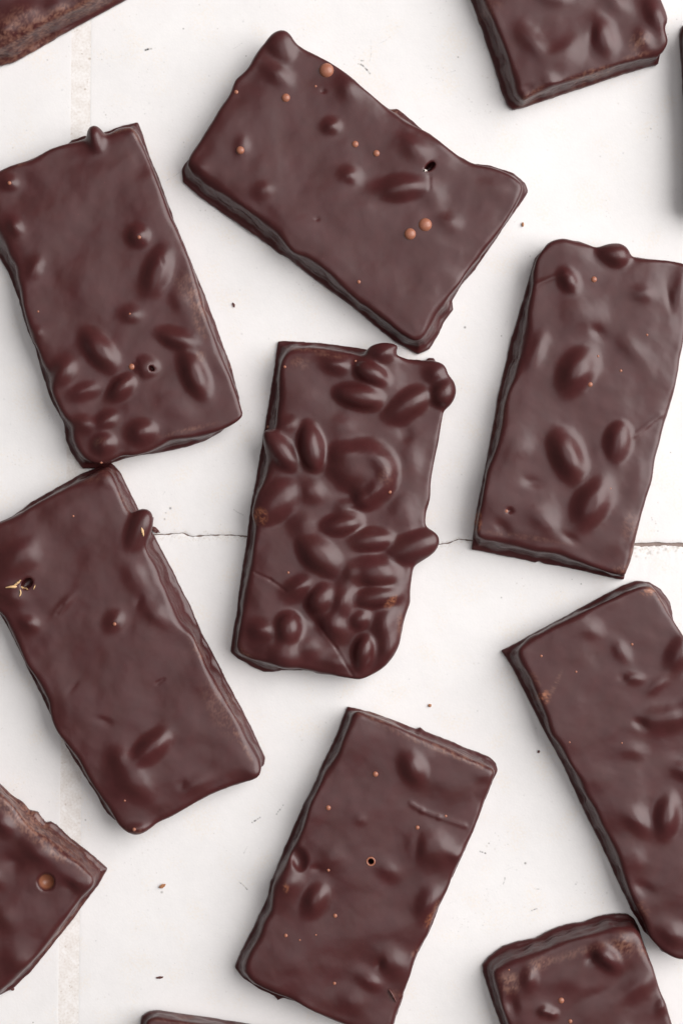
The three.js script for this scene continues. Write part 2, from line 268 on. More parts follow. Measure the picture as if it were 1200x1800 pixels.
  for (let k = 0; k < nz - 1; k++) for (let j = 0; j < ny - 1; j++) for (let i = 0; i < nx - 1; i++) {
    if (Math.abs(at(i, j, k)) > 4 * C) continue;
    let m = 0, sx = 0, sy = 0, sz = 0, cnt = 0; const v = [];
    for (let q = 0; q < 8; q++) { const f = at(i + (q & 1), j + ((q >> 1) & 1), k + (q >> 2)); v.push(f); if (f < 0) m |= 1 << q; }
    if (m === 0 || m === 255) continue;
    for (let q = 0; q < 8; q++) for (const bit of [1, 2, 4]) if (!(q & bit)) { const o = q | bit; if ((v[q] < 0) !== (v[o] < 0)) { const t = v[q] / (v[q] - v[o]); sx += (q & 1) + (bit === 1 ? t : 0); sy += ((q >> 1) & 1) + (bit === 2 ? t : 0); sz += (q >> 2) + (bit === 4 ? t : 0); cnt++; } }
    vid[k * slab + j * nx + i] = P.length / 3; P.push(i + sx / cnt, j + sy / cnt, k + sz / cnt);
  }
  const nv = P.length / 3, NRM = new Float32Array(nv * 3), COL = new Float32Array(nv * 3), UV = new Float32Array(nv * 2);
  const cl = (v, n) => v < 0 ? 0 : v > n - 1 ? n - 1 : v;
  const G = (i, j, k, o) => { i = cl(i, nx); j = cl(j, ny); k = cl(k, nz); o[0] = at(cl(i + 1, nx), j, k) - at(cl(i - 1, nx), j, k); o[1] = at(i, cl(j + 1, ny), k) - at(i, cl(j - 1, ny), k); o[2] = at(i, j, cl(k + 1, nz)) - at(i, j, cl(k - 1, nz)); };
  const tri = (px, py, pz, o) => { const i = Math.floor(px), j = Math.floor(py), k = Math.floor(pz), fx = px - i, fy = py - j, fz = pz - k, g = [0, 0, 0]; o[0] = o[1] = o[2] = 0; for (let q = 0; q < 8; q++) { const a = q & 1, b = (q >> 1) & 1, c = q >> 2, wt = (a ? fx : 1 - fx) * (b ? fy : 1 - fy) * (c ? fz : 1 - fz); if (wt > 0) { G(i + a, j + b, k + c, g); o[0] += wt * g[0]; o[1] += wt * g[1]; o[2] += wt * g[2]; } } };
  const o = [0, 0, 0];
  for (let v = 0; v < nv; v++) {
    tri(P[v * 3], P[v * 3 + 1], P[v * 3 + 2], o);
    const l = Math.hypot(...o) || 1; NRM[v * 3] = o[0] / l; NRM[v * 3 + 1] = o[1] / l; NRM[v * 3 + 2] = o[2] / l;
    const x = P[v * 3] = x0 + P[v * 3] * C, y = P[v * 3 + 1] = y0 + P[v * 3 + 1] * C, z = P[v * 3 + 2] = z0 + P[v * 3 + 2] * C;
    UV[v * 2] = x / 64 + seed * 0.37 + y / 120; UV[v * 2 + 1] = z / 64 + seed * 0.61 + y / 150;
    let r = CHOC[0], g = CHOC[1], bl = CHOC[2];
    const tone = 1 + 0.04 * N2((x + seed * 50) / 19, z / 19) + 0.05 * N3(x / 5, y / 5, z / 5); r *= tone; g *= tone * (1 - 0.05 * N2(x / 13 + 5, z / 13)); bl *= tone;
    for (const s of scuffs) {
      const dx = x - s.p[0], dz = z - s.p[1], q = Math.hypot((dx * s.c + dz * s.s) / s.rx, (-dx * s.s + dz * s.c) / s.rz);
      if (q < 1.5) { const m = Math.min(0.95, 1.35 * s.str) * clamp(1.5 - q, 0, 1) * sstep(-0.45, 0.7, N3(x / 1.0, y / 1.0, z / 1.0 + seed) * 0.65 + 0.4 * N3(x / 3.5 + 9, y / 3, z / 3.5)); r = mix(r, s.tone[0], m); g = mix(g, s.tone[1], m); bl = mix(bl, s.tone[2], m); }
    }
    for (const p of pits) if (p.tone && y > H - 6) { const m = 1 - sstep(0.8, 1.08, Math.hypot(x - p.p[0], z - p.p[1]) / p.r); r = mix(r, ORANGE[0] * 0.75, m * p.tone); g = mix(g, ORANGE[1] * 0.75, m * p.tone); bl = mix(bl, ORANGE[2] * 0.75, m * p.tone); }
    COL[v * 3] = r; COL[v * 3 + 1] = g; COL[v * 3 + 2] = bl;
  }
  // faces, sorted into the coating, the foot and one bump for each nut that stands out
  const bins = new Map(), put = (key, a, b, c) => { let l = bins.get(key); if (!l) bins.set(key, l = []); l.push(a, b, c); };
  const keyOf = (a, b, c) => {
    const x = (P[a * 3] + P[b * 3] + P[c * 3]) / 3, y = (P[a * 3 + 1] + P[b * 3 + 1] + P[c * 3 + 1]) / 3, z = (P[a * 3 + 2] + P[b * 3 + 2] + P[c * 3 + 2]) / 3;
    let key = y < 1.9 ? 'foot' : 'coating', dm = 0.55;
    if (y > 4) nuts.forEach((n, q) => { if (n.rise < 0.95) return; if ((x - n.x) ** 2 + (z - n.z) ** 2 < n.reach ** 2) { const e = ell(n, x, y, z); if (e < dm) { dm = e; key = q; } } });
    if (key === 'coating' && y > H - 2) swells.forEach((n, i) => { if (n.rise < 0.95) return; const dx = x - n.x, dz = z - n.z; if (((dx * n.c + dz * n.s) / n.rx) ** 2 + ((-dx * n.s + dz * n.c) / n.rz) ** 2 < 0.75) key = nuts.length + i; });
    for (let q = 0; q < pits.length; q++) if (y > H - 6 && Math.hypot(x - pits[q].p[0], z - pits[q].p[1]) < pits[q].r) key = 'pit' + q;
    return key;
  };
  const quad = (a, b, c, e, flip) => {
    if (P[a * 3 + 1] < 0.3 && P[b * 3 + 1] < 0.3 && P[c * 3 + 1] < 0.3 && P[e * 3 + 1] < 0.3 && NRM[a * 3 + 1] < -0.9) return;   // the hidden underside
    if (flip) [b, e] = [e, b];
    put(keyOf(a, b, c), a, b, c); put(keyOf(a, c, e), a, c, e);
  };
  for (let k = 1; k < nz - 1; k++) for (let j = 1; j < ny - 1; j++) for (let i = 1; i < nx - 1; i++) {
    const s = at(i, j, k) < 0, V = (a, b, c) => vid[(k - c) * slab + (j - b) * nx + i - a];
    if (s !== at(i + 1, j, k) < 0) quad(V(0, 1, 1), V(0, 0, 1), V(0, 0, 0), V(0, 1, 0), !s);
    if (s !== at(i, j + 1, k) < 0) quad(V(1, 0, 1), V(1, 0, 0), V(0, 0, 0), V(0, 0, 1), !s);
    if (s !== at(i, j, k + 1) < 0) quad(V(1, 1, 0), V(0, 1, 0), V(0, 0, 0), V(1, 0, 0), !s);
  }
  const bar = new THREE.Group(); bar.name = numbered('chocolate_bar'); bar.position.set(cx * MM, 0, cz * MM); bar.rotation.y = -best.a;
  bar.userData = { label, category: 'chocolate bar', group: 'chocolate coated nut bars scattered on the white tiles' };
  scene.add(bar);
  const add = (m, name, parent = bar) => { m.name = name; m.castShadow = m.receiveShadow = true; parent.add(m); return m; };
  for (const [key, list] of [...bins.entries()]) {
    if (typeof key === 'number' && list.length < 120) continue;
    const map = new Map(), p = [], n = [], c = [], uv = [], id = [];
    for (const v of list) { let q = map.get(v); if (q === undefined) { map.set(v, q = p.length / 3); p.push(P[v * 3] * MM, P[v * 3 + 1] * MM, P[v * 3 + 2] * MM); n.push(NRM[v * 3], NRM[v * 3 + 1], NRM[v * 3 + 2]); c.push(COL[v * 3], COL[v * 3 + 1], COL[v * 3 + 2]); uv.push(UV[v * 2], UV[v * 2 + 1]); } id.push(q); }
    const g = new THREE.BufferGeometry(); g.setAttribute('position', new THREE.Float32BufferAttribute(p, 3)); g.setAttribute('normal', new THREE.Float32BufferAttribute(n, 3)); g.setAttribute('color', new THREE.Float32BufferAttribute(c, 3)); g.setAttribute('uv', new THREE.Float32BufferAttribute(uv, 2)); g.setIndex(id);
    const m = add(new THREE.Mesh(g, chocolate), typeof key === 'number' ? 'coated_nut' : String(key).startsWith('pit') ? 'burst_bubble' : key);
    if (String(key).startsWith('pit')) m.userData.label = 'open crater of a burst air bubble';
  }
  for (const [key, list] of bins) if (typeof key === 'number' && list.length < 120) { /* slivers of a nut that hardly shows go with the coating */
    const g = new THREE.BufferGeometry(), p = [], n = [], c = [], uv = []; for (const v of list) { p.push(P[v * 3] * MM, P[v * 3 + 1] * MM, P[v * 3 + 2] * MM); n.push(NRM[v * 3], NRM[v * 3 + 1], NRM[v * 3 + 2]); c.push(COL[v * 3], COL[v * 3 + 1], COL[v * 3 + 2]); uv.push(UV[v * 2], UV[v * 2 + 1]); }
    g.setAttribute('position', new THREE.Float32BufferAttribute(p, 3)); g.setAttribute('normal', new THREE.Float32BufferAttribute(n, 3)); g.setAttribute('color', new THREE.Float32BufferAttribute(c, 3)); g.setAttribute('uv', new THREE.Float32BufferAttribute(uv, 2));
    add(new THREE.Mesh(g, chocolate), 'coating');
  }
  const heightAt = (x, z) => { const i = cl(Math.round((x - x0) / C), nx), k = cl(Math.round((z - z0) / C), nz); for (let j = ny - 1; j > 0; j--) if (at(i, j - 1, k) < 0) { const a = at(i, j - 1, k), b = at(i, j, k); return y0 + (j - 1 + a / (a - b)) * C; } return 0; };
  for (const [x, y, r, pale] of d.bubbles ?? []) {
    const [lx, lz] = loc(w(x, y, H + 0.8)), rad = Math.max(0.3, r * S), g = new THREE.SphereGeometry(1, 18, 12);
    const m = add(new THREE.Mesh(g, bubbleMat), 'air_bubble'); m.scale.set(rad * MM, rad * 0.7 * MM, rad * MM); m.position.set(lx * MM, (heightAt(lx, lz) - rad * 0.15) * MM, lz * MM);
  }
  for (const [x, y, r] of d.rings ?? []) {
    const [lx, lz] = loc(w(x, y, H)), m = add(new THREE.Mesh(new THREE.TorusGeometry(r * S * MM, r * 0.24 * S * MM, 8, 24), bubbleMat), 'bubble_rim'); m.rotation.x = Math.PI / 2; m.position.set(lx * MM, (Math.max(heightAt(lx + r * S * 1.3, lz), heightAt(lx, lz + r * S * 1.3)) - 0.05) * MM, lz * MM);
  }
  for (const [kind, r, ...pts] of d.bits ?? []) {               // slivers of bare nut or curls of chocolate lying in the coating
    const c = new THREE.CatmullRomCurve3(pts.map(([x, y, lift]) => { const [lx, lz] = loc(w(x, y, H)); return new THREE.Vector3(lx * MM, (heightAt(lx, lz) + (lift ?? 0)) * MM, lz * MM); }));
    const g = new THREE.TubeGeometry(c, 14, r * MM, 7), q = g.attributes.position, mid = new THREE.Vector3();
    for (let v = 0; v < q.count; v++) { const u = Math.floor(v / 8) / 14, f = Math.pow(Math.sin(Math.PI * clamp(u, 0.03, 0.97)), 0.45) * (0.85 + 0.3 * N2(v % 8, u * 4)); c.getPointAt(u, mid); q.setXYZ(v, mix(mid.x, q.getX(v), f), mix(mid.y, q.getY(v), f), mix(mid.z, q.getZ(v), f)); }
    g.computeVertexNormals();
    const m = add(new THREE.Mesh(g, kind === 'nut' ? nutMat : kind === 'pale' ? paleNutMat : crumbMat), kind === 'curl' ? 'chocolate_curl' : 'bare_nut_sliver');
    if (kind !== 'curl') m.userData.label = 'pale bare nut showing through the broken coating';
  }
  return bar;
}

// the bar in the upper middle, turned to the lower right
chocolateBar('bar with a row of orange air bubbles and a dark hole beside one raised almond', { seed: 1, view: [300, 30, 1.846],
  top: [[370, 50], [400, 80], [480, 125], [560, 175], [640, 245], [720, 310], [760, 342], [830, 372], [900, 425], [980, 475], [1040, 490], [1100, 515], [1138, 550], [1130, 590], [1090, 660], [1050, 720], [1000, 780], [960, 830], [935, 870], [900, 910], [870, 950], [840, 1000], [815, 1040], [790, 1050], [760, 1035], [700, 990], [640, 945], [570, 892], [520, 840], [450, 785], [395, 765], [360, 720], [340, 695], [270, 640], [200, 590], [130, 540], [90, 510], [57, 475], [62, 455], [100, 390], [150, 310], [190, 250], [205, 205], [250, 165], [275, 120], [300, 85], [330, 62]],
  foot: [[36, 495], [40, 537], [100, 588], [200, 658], [290, 720], [350, 765], [380, 780], [440, 830], [520, 890], [590, 940], [660, 1000], [720, 1048], [760, 1072], [800, 1095], [838, 1078], [868, 1030], [888, 985], [916, 950], [912, 920], [940, 870], [985, 820], [1030, 755], [1080, 680], [1130, 610], [1160, 565], [1150, 540], [1110, 505], [1030, 482], [960, 476], [880, 425], [800, 352], [760, 318], [735, 297], [712, 300], [640, 260], [540, 190], [450, 140], [380, 95], [310, 105], [220, 220], [160, 320], [90, 430], [48, 475]],
  nuts: [[345, 185, 130, 75, 42, 1.8, 2.6], [360, 92, 95, 70, 70, 2.2, 1.45], [575, 235, 110, 80, 75, 1.3, 3], [522, 355, 62, 56, 0, 1.7, 2], [580, 515, 70, 56, 10, 1.6, 2.4], [300, 562, 70, 60, 0, 1.1, 2.6], [745, 556, 175, 78, -8, 2.7, 1.7], [790, 425, 130, 85, 40, 1.5, 2.6], [905, 670, 90, 70, 20, 1, 3], [95, 490, 70, 60, 30, 0.9, 3], [232, 420, 50, 80, 0, 0.8, 3], [850, 580, 110, 80, 60, 0.9, 3], [1050, 560, 130, 80, 30, 0.6, 4], [600, 640, 160, 130, 0, 0.3, 4], [450, 700, 160, 110, 30, 0.5, 5], [700, 880, 190, 120, 30, 0.5, 5]],
  dents: [[838, 486, 48, 22, -40, 4.5, 1.2], [495, 240, 18, 12, 0, 0.5, 0.5], [475, 655, 16, 12, 0, 0.4, 0.5]],
  grooves: [[838, 515, 838, 560, 0.25]],
  bits: [['pale', 0.75, [822, 499, 0.6], [829, 497, 1.2], [836, 495, 0.6]]],
  bubbles: [[505, 170, 24], [373, 260, 14], [226, 432, 13], [598, 410, 11], [667, 440, 11], [825, 673, 22], [776, 703, 19], [610, 858, 6], [470, 222, 4], [212, 240, 7]],
  scuffs: [[735, 300, 20, 10, 30, 0.6], [860, 385, 60, 10, 30, 0.35]] });

// the bar on the left whose lower half is crowded with nuts
chocolateBar('bar with a smooth upper half and nuts crowded at the end touching another bar', { seed: 2, view: [0, 190, 2.667],
  top: [[-125, 352], [-60, 328], [0, 298], [60, 272], [150, 242], [240, 195], [330, 165], [400, 148], [420, 105], [445, 93], [470, 108], [485, 130], [540, 112], [600, 92], [628, 100], [655, 140], [685, 205], [720, 290], [760, 395], [795, 480], [830, 560], [880, 680], [930, 830], [975, 985], [1050, 1180], [1100, 1300], [1138, 1400], [1146, 1445], [1090, 1490], [1000, 1528], [900, 1548], [800, 1560], [750, 1588], [700, 1615], [640, 1632], [580, 1632], [540, 1648], [470, 1672], [400, 1640], [345, 1560], [335, 1490], [300, 1450], [270, 1395], [245, 1330], [238, 1260], [205, 1200], [175, 1130], [150, 1085], [130, 1010], [112, 930], [100, 850], [86, 800], [80, 740], [50, 690], [20, 615], [-20, 545], [-60, 480], [-110, 400]],
  foot: [[-150, 355], [-60, 318], [60, 275], [200, 222], [320, 168], [338, 152], [400, 132], [420, 140], [520, 105], [580, 82], [645, 66], [665, 110], [700, 225], [745, 330], [790, 455], [806, 490], [812, 520], [850, 610], [900, 735], [960, 880], [1010, 1010], [1050, 1130], [1066, 1165], [1085, 1215], [1100, 1280], [1120, 1360], [1115, 1430], [1070, 1485], [1030, 1520], [960, 1560], [870, 1590], [760, 1612], [660, 1625], [590, 1642], [520, 1663], [440, 1688], [388, 1690], [335, 1615], [312, 1560], [300, 1470], [240, 1370], [200, 1250], [170, 1130], [130, 1040], [108, 970], [90, 900], [40, 770], [0, 705], [-40, 640], [-100, 500]],
  nuts: [[448, 140, 120, 62, 78, 2.6, 1.4], [45, 350, 95, 75, 20, 1.7, 2], [72, 555, 100, 70, 60, 1.5, 2.4], [165, 755, 140, 80, -65, 1.4, 2], [178, 1055, 80, 60, 60, 0.9, 2], [650, 600, 105, 100, 0, 2.3, 2], [738, 770, 250, 125, -72, 2.8, 2], [615, 970, 110, 80, 10, 1.3, 2.4], [470, 1135, 230, 120, 52, 3.2, 1.6], [825, 1080, 200, 90, 18, 2.5, 1.6], [915, 1250, 240, 115, 68, 3.4, 1.5], [570, 1310, 150, 90, -42, 3, 1.5], [690, 1215, 90, 85, 0, 1.9, 1.4], [300, 1235, 150, 105, -55, 2.2, 1.5], [400, 1325, 170, 80, -18, 1.7, 1.8], [500, 1465, 120, 80, -30, 2, 1.6], [395, 1480, 120, 85, 20, 1.7, 1.6], [665, 1520, 140, 110, -20, 2.6, 1.6], [490, 1575, 120, 105, -60, 2.4, 1.6], [840, 900, 130, 90, 60, 0.8, 3], [340, 520, 200, 160, 30, 0.4, 5], [820, 1400, 200, 120, 40, 0.6, 4], [620, 110, 80, 60, 20, 0.3, 3]],
  dents: [[712, 1222, 30, 22, 40, 1.6, 0.4], [765, 720, 26, 12, 60, 0.2, 0.4]],
  grooves: [[700, 1240, 732, 1220, 0.25, 1.6], [755, 705, 770, 740, 0.2, 2.6], [640, 1180, 660, 1250, 0.3, 0.4]],
  bubbles: [[617, 1212, 15], [610, 965, 5], [178, 952, 5], [655, 608, 9], [46, 352, 9], [472, 1660, 7]],
  scuffs: [[920, 900, 90, 28, 68, 0.55], [870, 840, 60, 36, 68, 0.3], [945, 1165, 26, 18, 60, 0.5], [560, 115, 60, 8, -14, 0.45], [640, 130, 40, 8, 60, 0.5], [890, 1510, 110, 8, -14, 0.4], [940, 1020, 60, 20, 68, 0.4], [480, 1570, 30, 20, 0, 0.25], [1075, 1200, 20, 10, 60, 0.5], [100, 275, 60, 8, -24, 0.3]] });

// the knobbly bar in the centre
chocolateBar('bar packed all over with crisp nut shapes and a folded pecan half', { seed: 3, view: [390, 580, 2.79], cell: 0.45, relief: 1.12, blend: 1.75, plump: 1.14,
  top: [[283, 200], [300, 140], [340, 102], [420, 90], [520, 97], [620, 112], [695, 128], [710, 95], [735, 72], [790, 60], [862, 70], [868, 88], [857, 118], [890, 132], [940, 147], [1000, 150], [1060, 156], [1090, 172], [1110, 215], [1125, 260], [1130, 310], [1112, 370], [1095, 405], [1085, 450], [1070, 540], [1045, 650], [1030, 750], [1025, 830], [1005, 900], [1005, 960], [1050, 1010], [1052, 1060], [1030, 1095], [985, 1130], [945, 1170], [932, 1240], [925, 1340], [910, 1400], [890, 1460], [870, 1550], [830, 1620], [780, 1670], [680, 1715], [600, 1705], [500, 1690], [400, 1670], [300, 1648], [200, 1625], [120, 1600], [75, 1555], [85, 1480], [103, 1350], [118, 1250], [142, 1150], [157, 1040], [167, 950], [165, 880], [178, 800], [208, 740], [228, 670], [222, 570], [238, 530], [266, 480], [272, 430], [282, 350], [280, 260]],
  foot: [[274, 54], [340, 55], [450, 62], [560, 73], [690, 92], [780, 120], [900, 145], [1000, 150], [1010, 138], [1040, 138], [1046, 158], [1045, 200], [1035, 350], [1020, 540], [1000, 720], [985, 880], [960, 1040], [925, 1160], [905, 1300], [870, 1460], [830, 1580], [770, 1650], [680, 1700], [600, 1698], [400, 1668], [290, 1668], [255, 1677], [205, 1676], [150, 1652], [120, 1632], [80, 1612], [44, 1580], [50, 1520], [62, 1440], [72, 1400], [85, 1290], [100, 1180], [118, 1060], [135, 920], [150, 830], [170, 720], [200, 540], [212, 470], [240, 290], [262, 160]],
  nuts: [[790, 112, 160, 95, -15, 1.8, 1.2], [735, 215, 205, 105, 28, 3.6, 1], [672, 325, 265, 115, 10, 3.4, 1], [905, 368, 270, 115, -32, 2.8, 1.3], [1088, 305, 150, 105, -68, 2.8, 1.1], [1050, 212, 130, 105, 30, 1.4, 1.8], [560, 168, 170, 85, 8, 1.5, 2], [438, 572, 270, 122, 80, 4, 1], [288, 590, 250, 108, 52, 3, 1], [320, 465, 140, 80, -10, 0.9, 2], [262, 845, 270, 140, -42, 2.4, 1.3],
[630, 612, 190, 90, 0, 3.3, 2.4], [745, 625, 170, 95, 28, 3.5, 2.4], [800, 712, 150, 88, 88, 3.4, 2.4], [752, 785, 150, 82, -48, 3.3, 2.2], [690, 830, 90, 70, -30, 2.4, 1.6], [645, 695, 230, 150, 15, 2.9, 2.2],
    [580, 958, 230, 105, -10, 3.2, 1], [490, 1110, 290, 150, 42, 3.4, 1.1], [730, 1032, 260, 105, -4, 2.8, 1], [930, 1068, 280, 125, -20, 2.6, 1.2],
    [742, 1188, 270, 155, 8, 3.7, 1.2], [748, 1312, 270, 110, -8, 3.5, 1], [560, 1060, 420, 330, 20, 1.0, 3], [640, 1370, 420, 300, 10, 1.0, 3], [720, 280, 360, 220, 10, 0.8, 3], [330, 600, 330, 240, 60, 0.8, 3], [300, 1540, 260, 200, 0, 0.8, 3], [490, 1315, 180, 125, -55, 3.2, 1], [375, 1265, 170, 90, -30, 1.8, 1.2], [325, 1475, 190, 125, -88, 3.4, 1], [310, 1590, 130, 120, -60, 2, 1.4], [195, 1470, 140, 95, 10, 1.5, 1.5], [680, 1415, 120, 85, -30, 2.6, 1], [695, 1580, 190, 95, -75, 3.2, 1], [800, 1440, 130, 170, 10, 1.8, 1.5], [540, 1450, 170, 110, 40, 1.6, 1.4], [440, 790, 160, 110, 30, 1.0, 2.5], [600, 480, 200, 120, 20, 0.6, 3], [920, 640, 120, 220, 10, 0.6, 3], [620, 880, 160, 90, 20, 1.2, 3], [400, 960, 160, 130, 60, 0.9, 3], [880, 880, 140, 160, 20, 0.6, 3], [430, 1560, 140, 120, 10, 0.9, 3], [560, 1630, 180, 90, 10, 0.8, 3], [420, 330, 200, 130, 0, 0.5, 3], [590, 1330, 120, 160, 20, 1.4, 2.5], [820, 1560, 110, 150, 20, 1.1, 2.5], [640, 1190, 120, 120, 0, 1.2, 2], [860, 1290, 90, 160, 10, 0.8, 2]],
  dents: [[460, 1440, 110, 60, 40, 0.9, 1.2], [640, 880, 120, 40, 10, 0.6, 1.5], [900, 500, 120, 90, 60, 0.5, 3]],
  grooves: [[160, 1190, 240, 1228, 0.18], [240, 1228, 312, 1278, 0.18], [480, 1455, 560, 1560, 0.16, 0.5], [560, 1560, 640, 1695, 0.16]],
  bubbles: [[822, 795, 9], [655, 152, 6], [308, 180, 7], [325, 1190, 6], [222, 468, 8]],
  scuffs: [[190, 915, 30, 34, 0, 0.6, 1], [825, 1330, 34, 16, -50, 0.6, 1], [385, 165, 40, 26, 10, 0.35], [540, 130, 70, 12, 6, 0.35], [800, 720, 30, 40, 0, 0.3], [870, 1440, 14, 50, 0, 0.4], [420, 100, 90, 8, 4, 0.4], [110, 1590, 60, 20, 40, 0.3]] });

// the bar on the right with four almonds in pairs
chocolateBar('bar with several separate almond bumps and a nub at its rounded end', { seed: 4, view: [800, 400, 2.8125],
  top: [[392, 165], [430, 105], [470, 66], [520, 52], [580, 60], [650, 80], [712, 100], [760, 88], [810, 83], [842, 100], [865, 136], [920, 150], [1000, 158], [1080, 165], [1135, 180], [1160, 200], [1158, 260], [1150, 340], [1140, 430], [1126, 560], [1110, 640], [1090, 760], [1060, 880], [1030, 970], [1010, 1060], [985, 1140], [970, 1250], [935, 1360], [910, 1460], [880, 1580], [855, 1680], [832, 1718], [790, 1715], [700, 1688], [600, 1650], [500, 1612], [400, 1600], [300, 1578], [200, 1552], [110, 1530], [100, 1495], [112, 1420], [128, 1330], [152, 1200], [190, 1110], [218, 1010], [235, 900], [262, 800], [290, 740], [312, 660], [335, 590], [350, 510], [352, 420], [372, 310], [382, 230]],
  foot: [[395, 150], [370, 235], [330, 372], [280, 535], [235, 722], [205, 862], [180, 1010], [150, 1180], [125, 1300], [105, 1400], [86, 1540], [77, 1592], [200, 1615], [300, 1635], [395, 1656], [410, 1648], [440, 1662], [600, 1690], [700, 1715], [832, 1742], [838, 1705], [862, 1640], [895, 1500], [925, 1360], [960, 1230], [1000, 1060], [1050, 880], [1090, 700], [1110, 560], [1130, 400], [1140, 220], [1090, 190], [1000, 172], [860, 150], [700, 112], [600, 85], [520, 70], [450, 95]],
  nuts: [[785, 132, 150, 105, 12, 3.2, 1.3], [560, 262, 130, 90, 62, 2.4, 1.8], [400, 610, 200, 90, -68, 1.3, 2.2], [602, 705, 250, 160, -58, 3.6, 1.7], [552, 1125, 270, 150, 66, 3.9, 1.5], [803, 1065, 200, 115, -80, 3.3, 1.3], [672, 1368, 270, 165, -60, 3.9, 1.6], [620, 430, 220, 150, 40, 1, 3.5], [860, 590, 230, 100, 50, 0.9, 3.5], [930, 330, 150, 90, 10, 1.1, 3], [300, 1080, 190, 190, 0, 0.7, 4], [430, 1450, 230, 110, 40, 1.1, 3], [1115, 300, 90, 200, 10, 1.2, 3], [950, 700, 220, 160, 60, 0.5, 5], [900, 1290, 120, 200, 10, 0.6, 3], [740, 1560, 220, 120, 20, 0.5, 4]],
  dents: [[708, 520, 110, 70, 40, 0.7, 3], [1055, 350, 150, 40, 80, 0.5, 2.5], [380, 1260, 130, 70, 10, 0.6, 3], [230, 1480, 120, 70, 40, 0.6, 3], [268, 1400, 38, 30, 0, 0.9, 0.7], [570, 1540, 120, 50, 30, 0.5, 2.5]],
  ridges: [[885, 1028, 1015, 925, 0.5, 0.1], [385, 285, 540, 225, 0.5, 0]],
  bubbles: [[685, 255, 15], [665, 775, 13], [947, 530, 6], [818, 707, 7], [705, 635, 6], [252, 1402, 9], [765, 1290, 5]],
  scuffs: [[108, 1445, 14, 45, 0, 1, 1], [815, 1690, 34, 20, 10, 0.6], [855, 1480, 34, 60, 10, 0.35], [220, 900, 26, 160, 12, 0.2], [340, 1530, 200, 10, 8, 0.3], [870, 1600, 10, 110, 15, 0.4]] });

// the bar on the left below, cracked open at its edge
chocolateBar('smooth bar with pale nut slivers showing in a small dark cavity', { seed: 5, view: [0, 800, 2.5],
  top: [[-165, 385], [-80, 338], [-10, 300], [60, 270], [100, 250], [200, 192], [300, 142], [400, 92], [450, 66], [488, 76], [515, 122], [540, 192], [570, 246], [592, 254], [620, 243], [650, 255], [658, 300], [655, 340], [642, 388], [652, 430], [690, 500], [710, 560], [730, 610], [760, 670], [795, 742], [845, 790], [878, 860], [905, 920], [950, 1000], [1000, 1090], [1060, 1190], [1105, 1270], [1145, 1340], [1150, 1390], [1130, 1420], [1050, 1450], [980, 1475], [900, 1510], [830, 1550], [760, 1590], [700, 1620], [640, 1660], [600, 1672], [560, 1660], [520, 1620], [490, 1560], [430, 1480], [390, 1420], [350, 1340], [310, 1290], [240, 1190], [222, 1130], [215, 1080], [170, 990], [120, 920], [90, 860], [50, 770], [20, 710], [-20, 670], [-70, 560], [-120, 470]],
  foot: [[-170, 395], [-60, 322], [60, 268], [95, 244], [140, 206], [240, 150], [340, 92], [420, 57], [490, 35], [530, 76], [560, 140], [610, 240], [680, 360], [760, 510], [850, 690], [885, 780], [940, 880], [1000, 1000], [1060, 1110], [1110, 1210], [1165, 1330], [1160, 1362], [1120, 1390], [1020, 1430], [900, 1480], [760, 1560], [640, 1630], [560, 1630], [500, 1597], [470, 1572], [430, 1500], [380, 1420], [322, 1330], [280, 1252], [210, 1110], [130, 950], [60, 800], [0, 690], [-80, 540]],
  nuts: [[610, 330, 190, 92, -68, 3.2, 1.4], [85, 450, 250, 150, -35, 2.2, 2.6], [132, 740, 95, 75, 20, 1.5, 2], [60, 620, 130, 90, 20, 1.2, 2.4], [505, 730, 110, 80, -60, 1.7, 2], [690, 700, 200, 90, 38, 1.1, 2.6], [285, 655, 150, 45, -48, 0.6, 2.4], [665, 1285, 220, 105, -42, 2.9, 1.6], [590, 1430, 240, 150, 50, 2, 2.2], [530, 1330, 110, 100, 60, 1.5, 2.2], [870, 1440, 170, 90, -20, 0.9, 3], [610, 1645, 130, 60, -5, 1.3, 2], [590, 530, 180, 110, 62, 1.1, 3], [840, 1180, 260, 160, 60, 0.6, 5], [470, 120, 90, 60, 40, 0.5, 3], [560, 1040, 160, 120, 40, 0.3, 4], [1110, 1395, 90, 70, 30, 0.5, 3]],
  dents: [[118, 566, 70, 46, -40, 3.4, 0.8], [610, 640, 50, 80, 20, 0.5, 2], [460, 1170, 90, 40, 20, 0.4, 2], [800, 1450, 60, 60, 0, 0.5, 2.5], [320, 1020, 30, 90, 40, 0.2, 2]],
  grooves: [[690, 1005, 720, 985, 0.18], [250, 700, 280, 660, 0.15, 0.4]],
  bits: [['nut', 0.58, [28, 582, 0.3], [60, 578, 0.35], [100, 586, 0.7], [126, 592, 0.6]], ['nut', 0.42, [62, 575, 0.3], [82, 560, 0.4], [96, 548, 0.4]], ['nut', 0.32, [92, 590, 0.5], [95, 605, 0.3], [90, 620, 0.2]], ['nut', 0.45, [626, 318, 0.1], [631, 338, 0.15], [634, 356, 0.1]], ['nut', 0.2, [150, 590, 0.3], [158, 570, 0.5]]],
  bubbles: [[548, 1520, 5], [322, 268, 5], [505, 742, 8], [590, 1645, 8]],
  scuffs: [[870, 850, 60, 14, 60, 0.4], [980, 1120, 120, 50, 60, 0.28], [1060, 1250, 90, 10, 60, 0.5], [600, 1645, 50, 14, 0, 0.35], [440, 90, 60, 20, -20, 0.25], [540, 190, 60, 8, 65, 0.35]] });

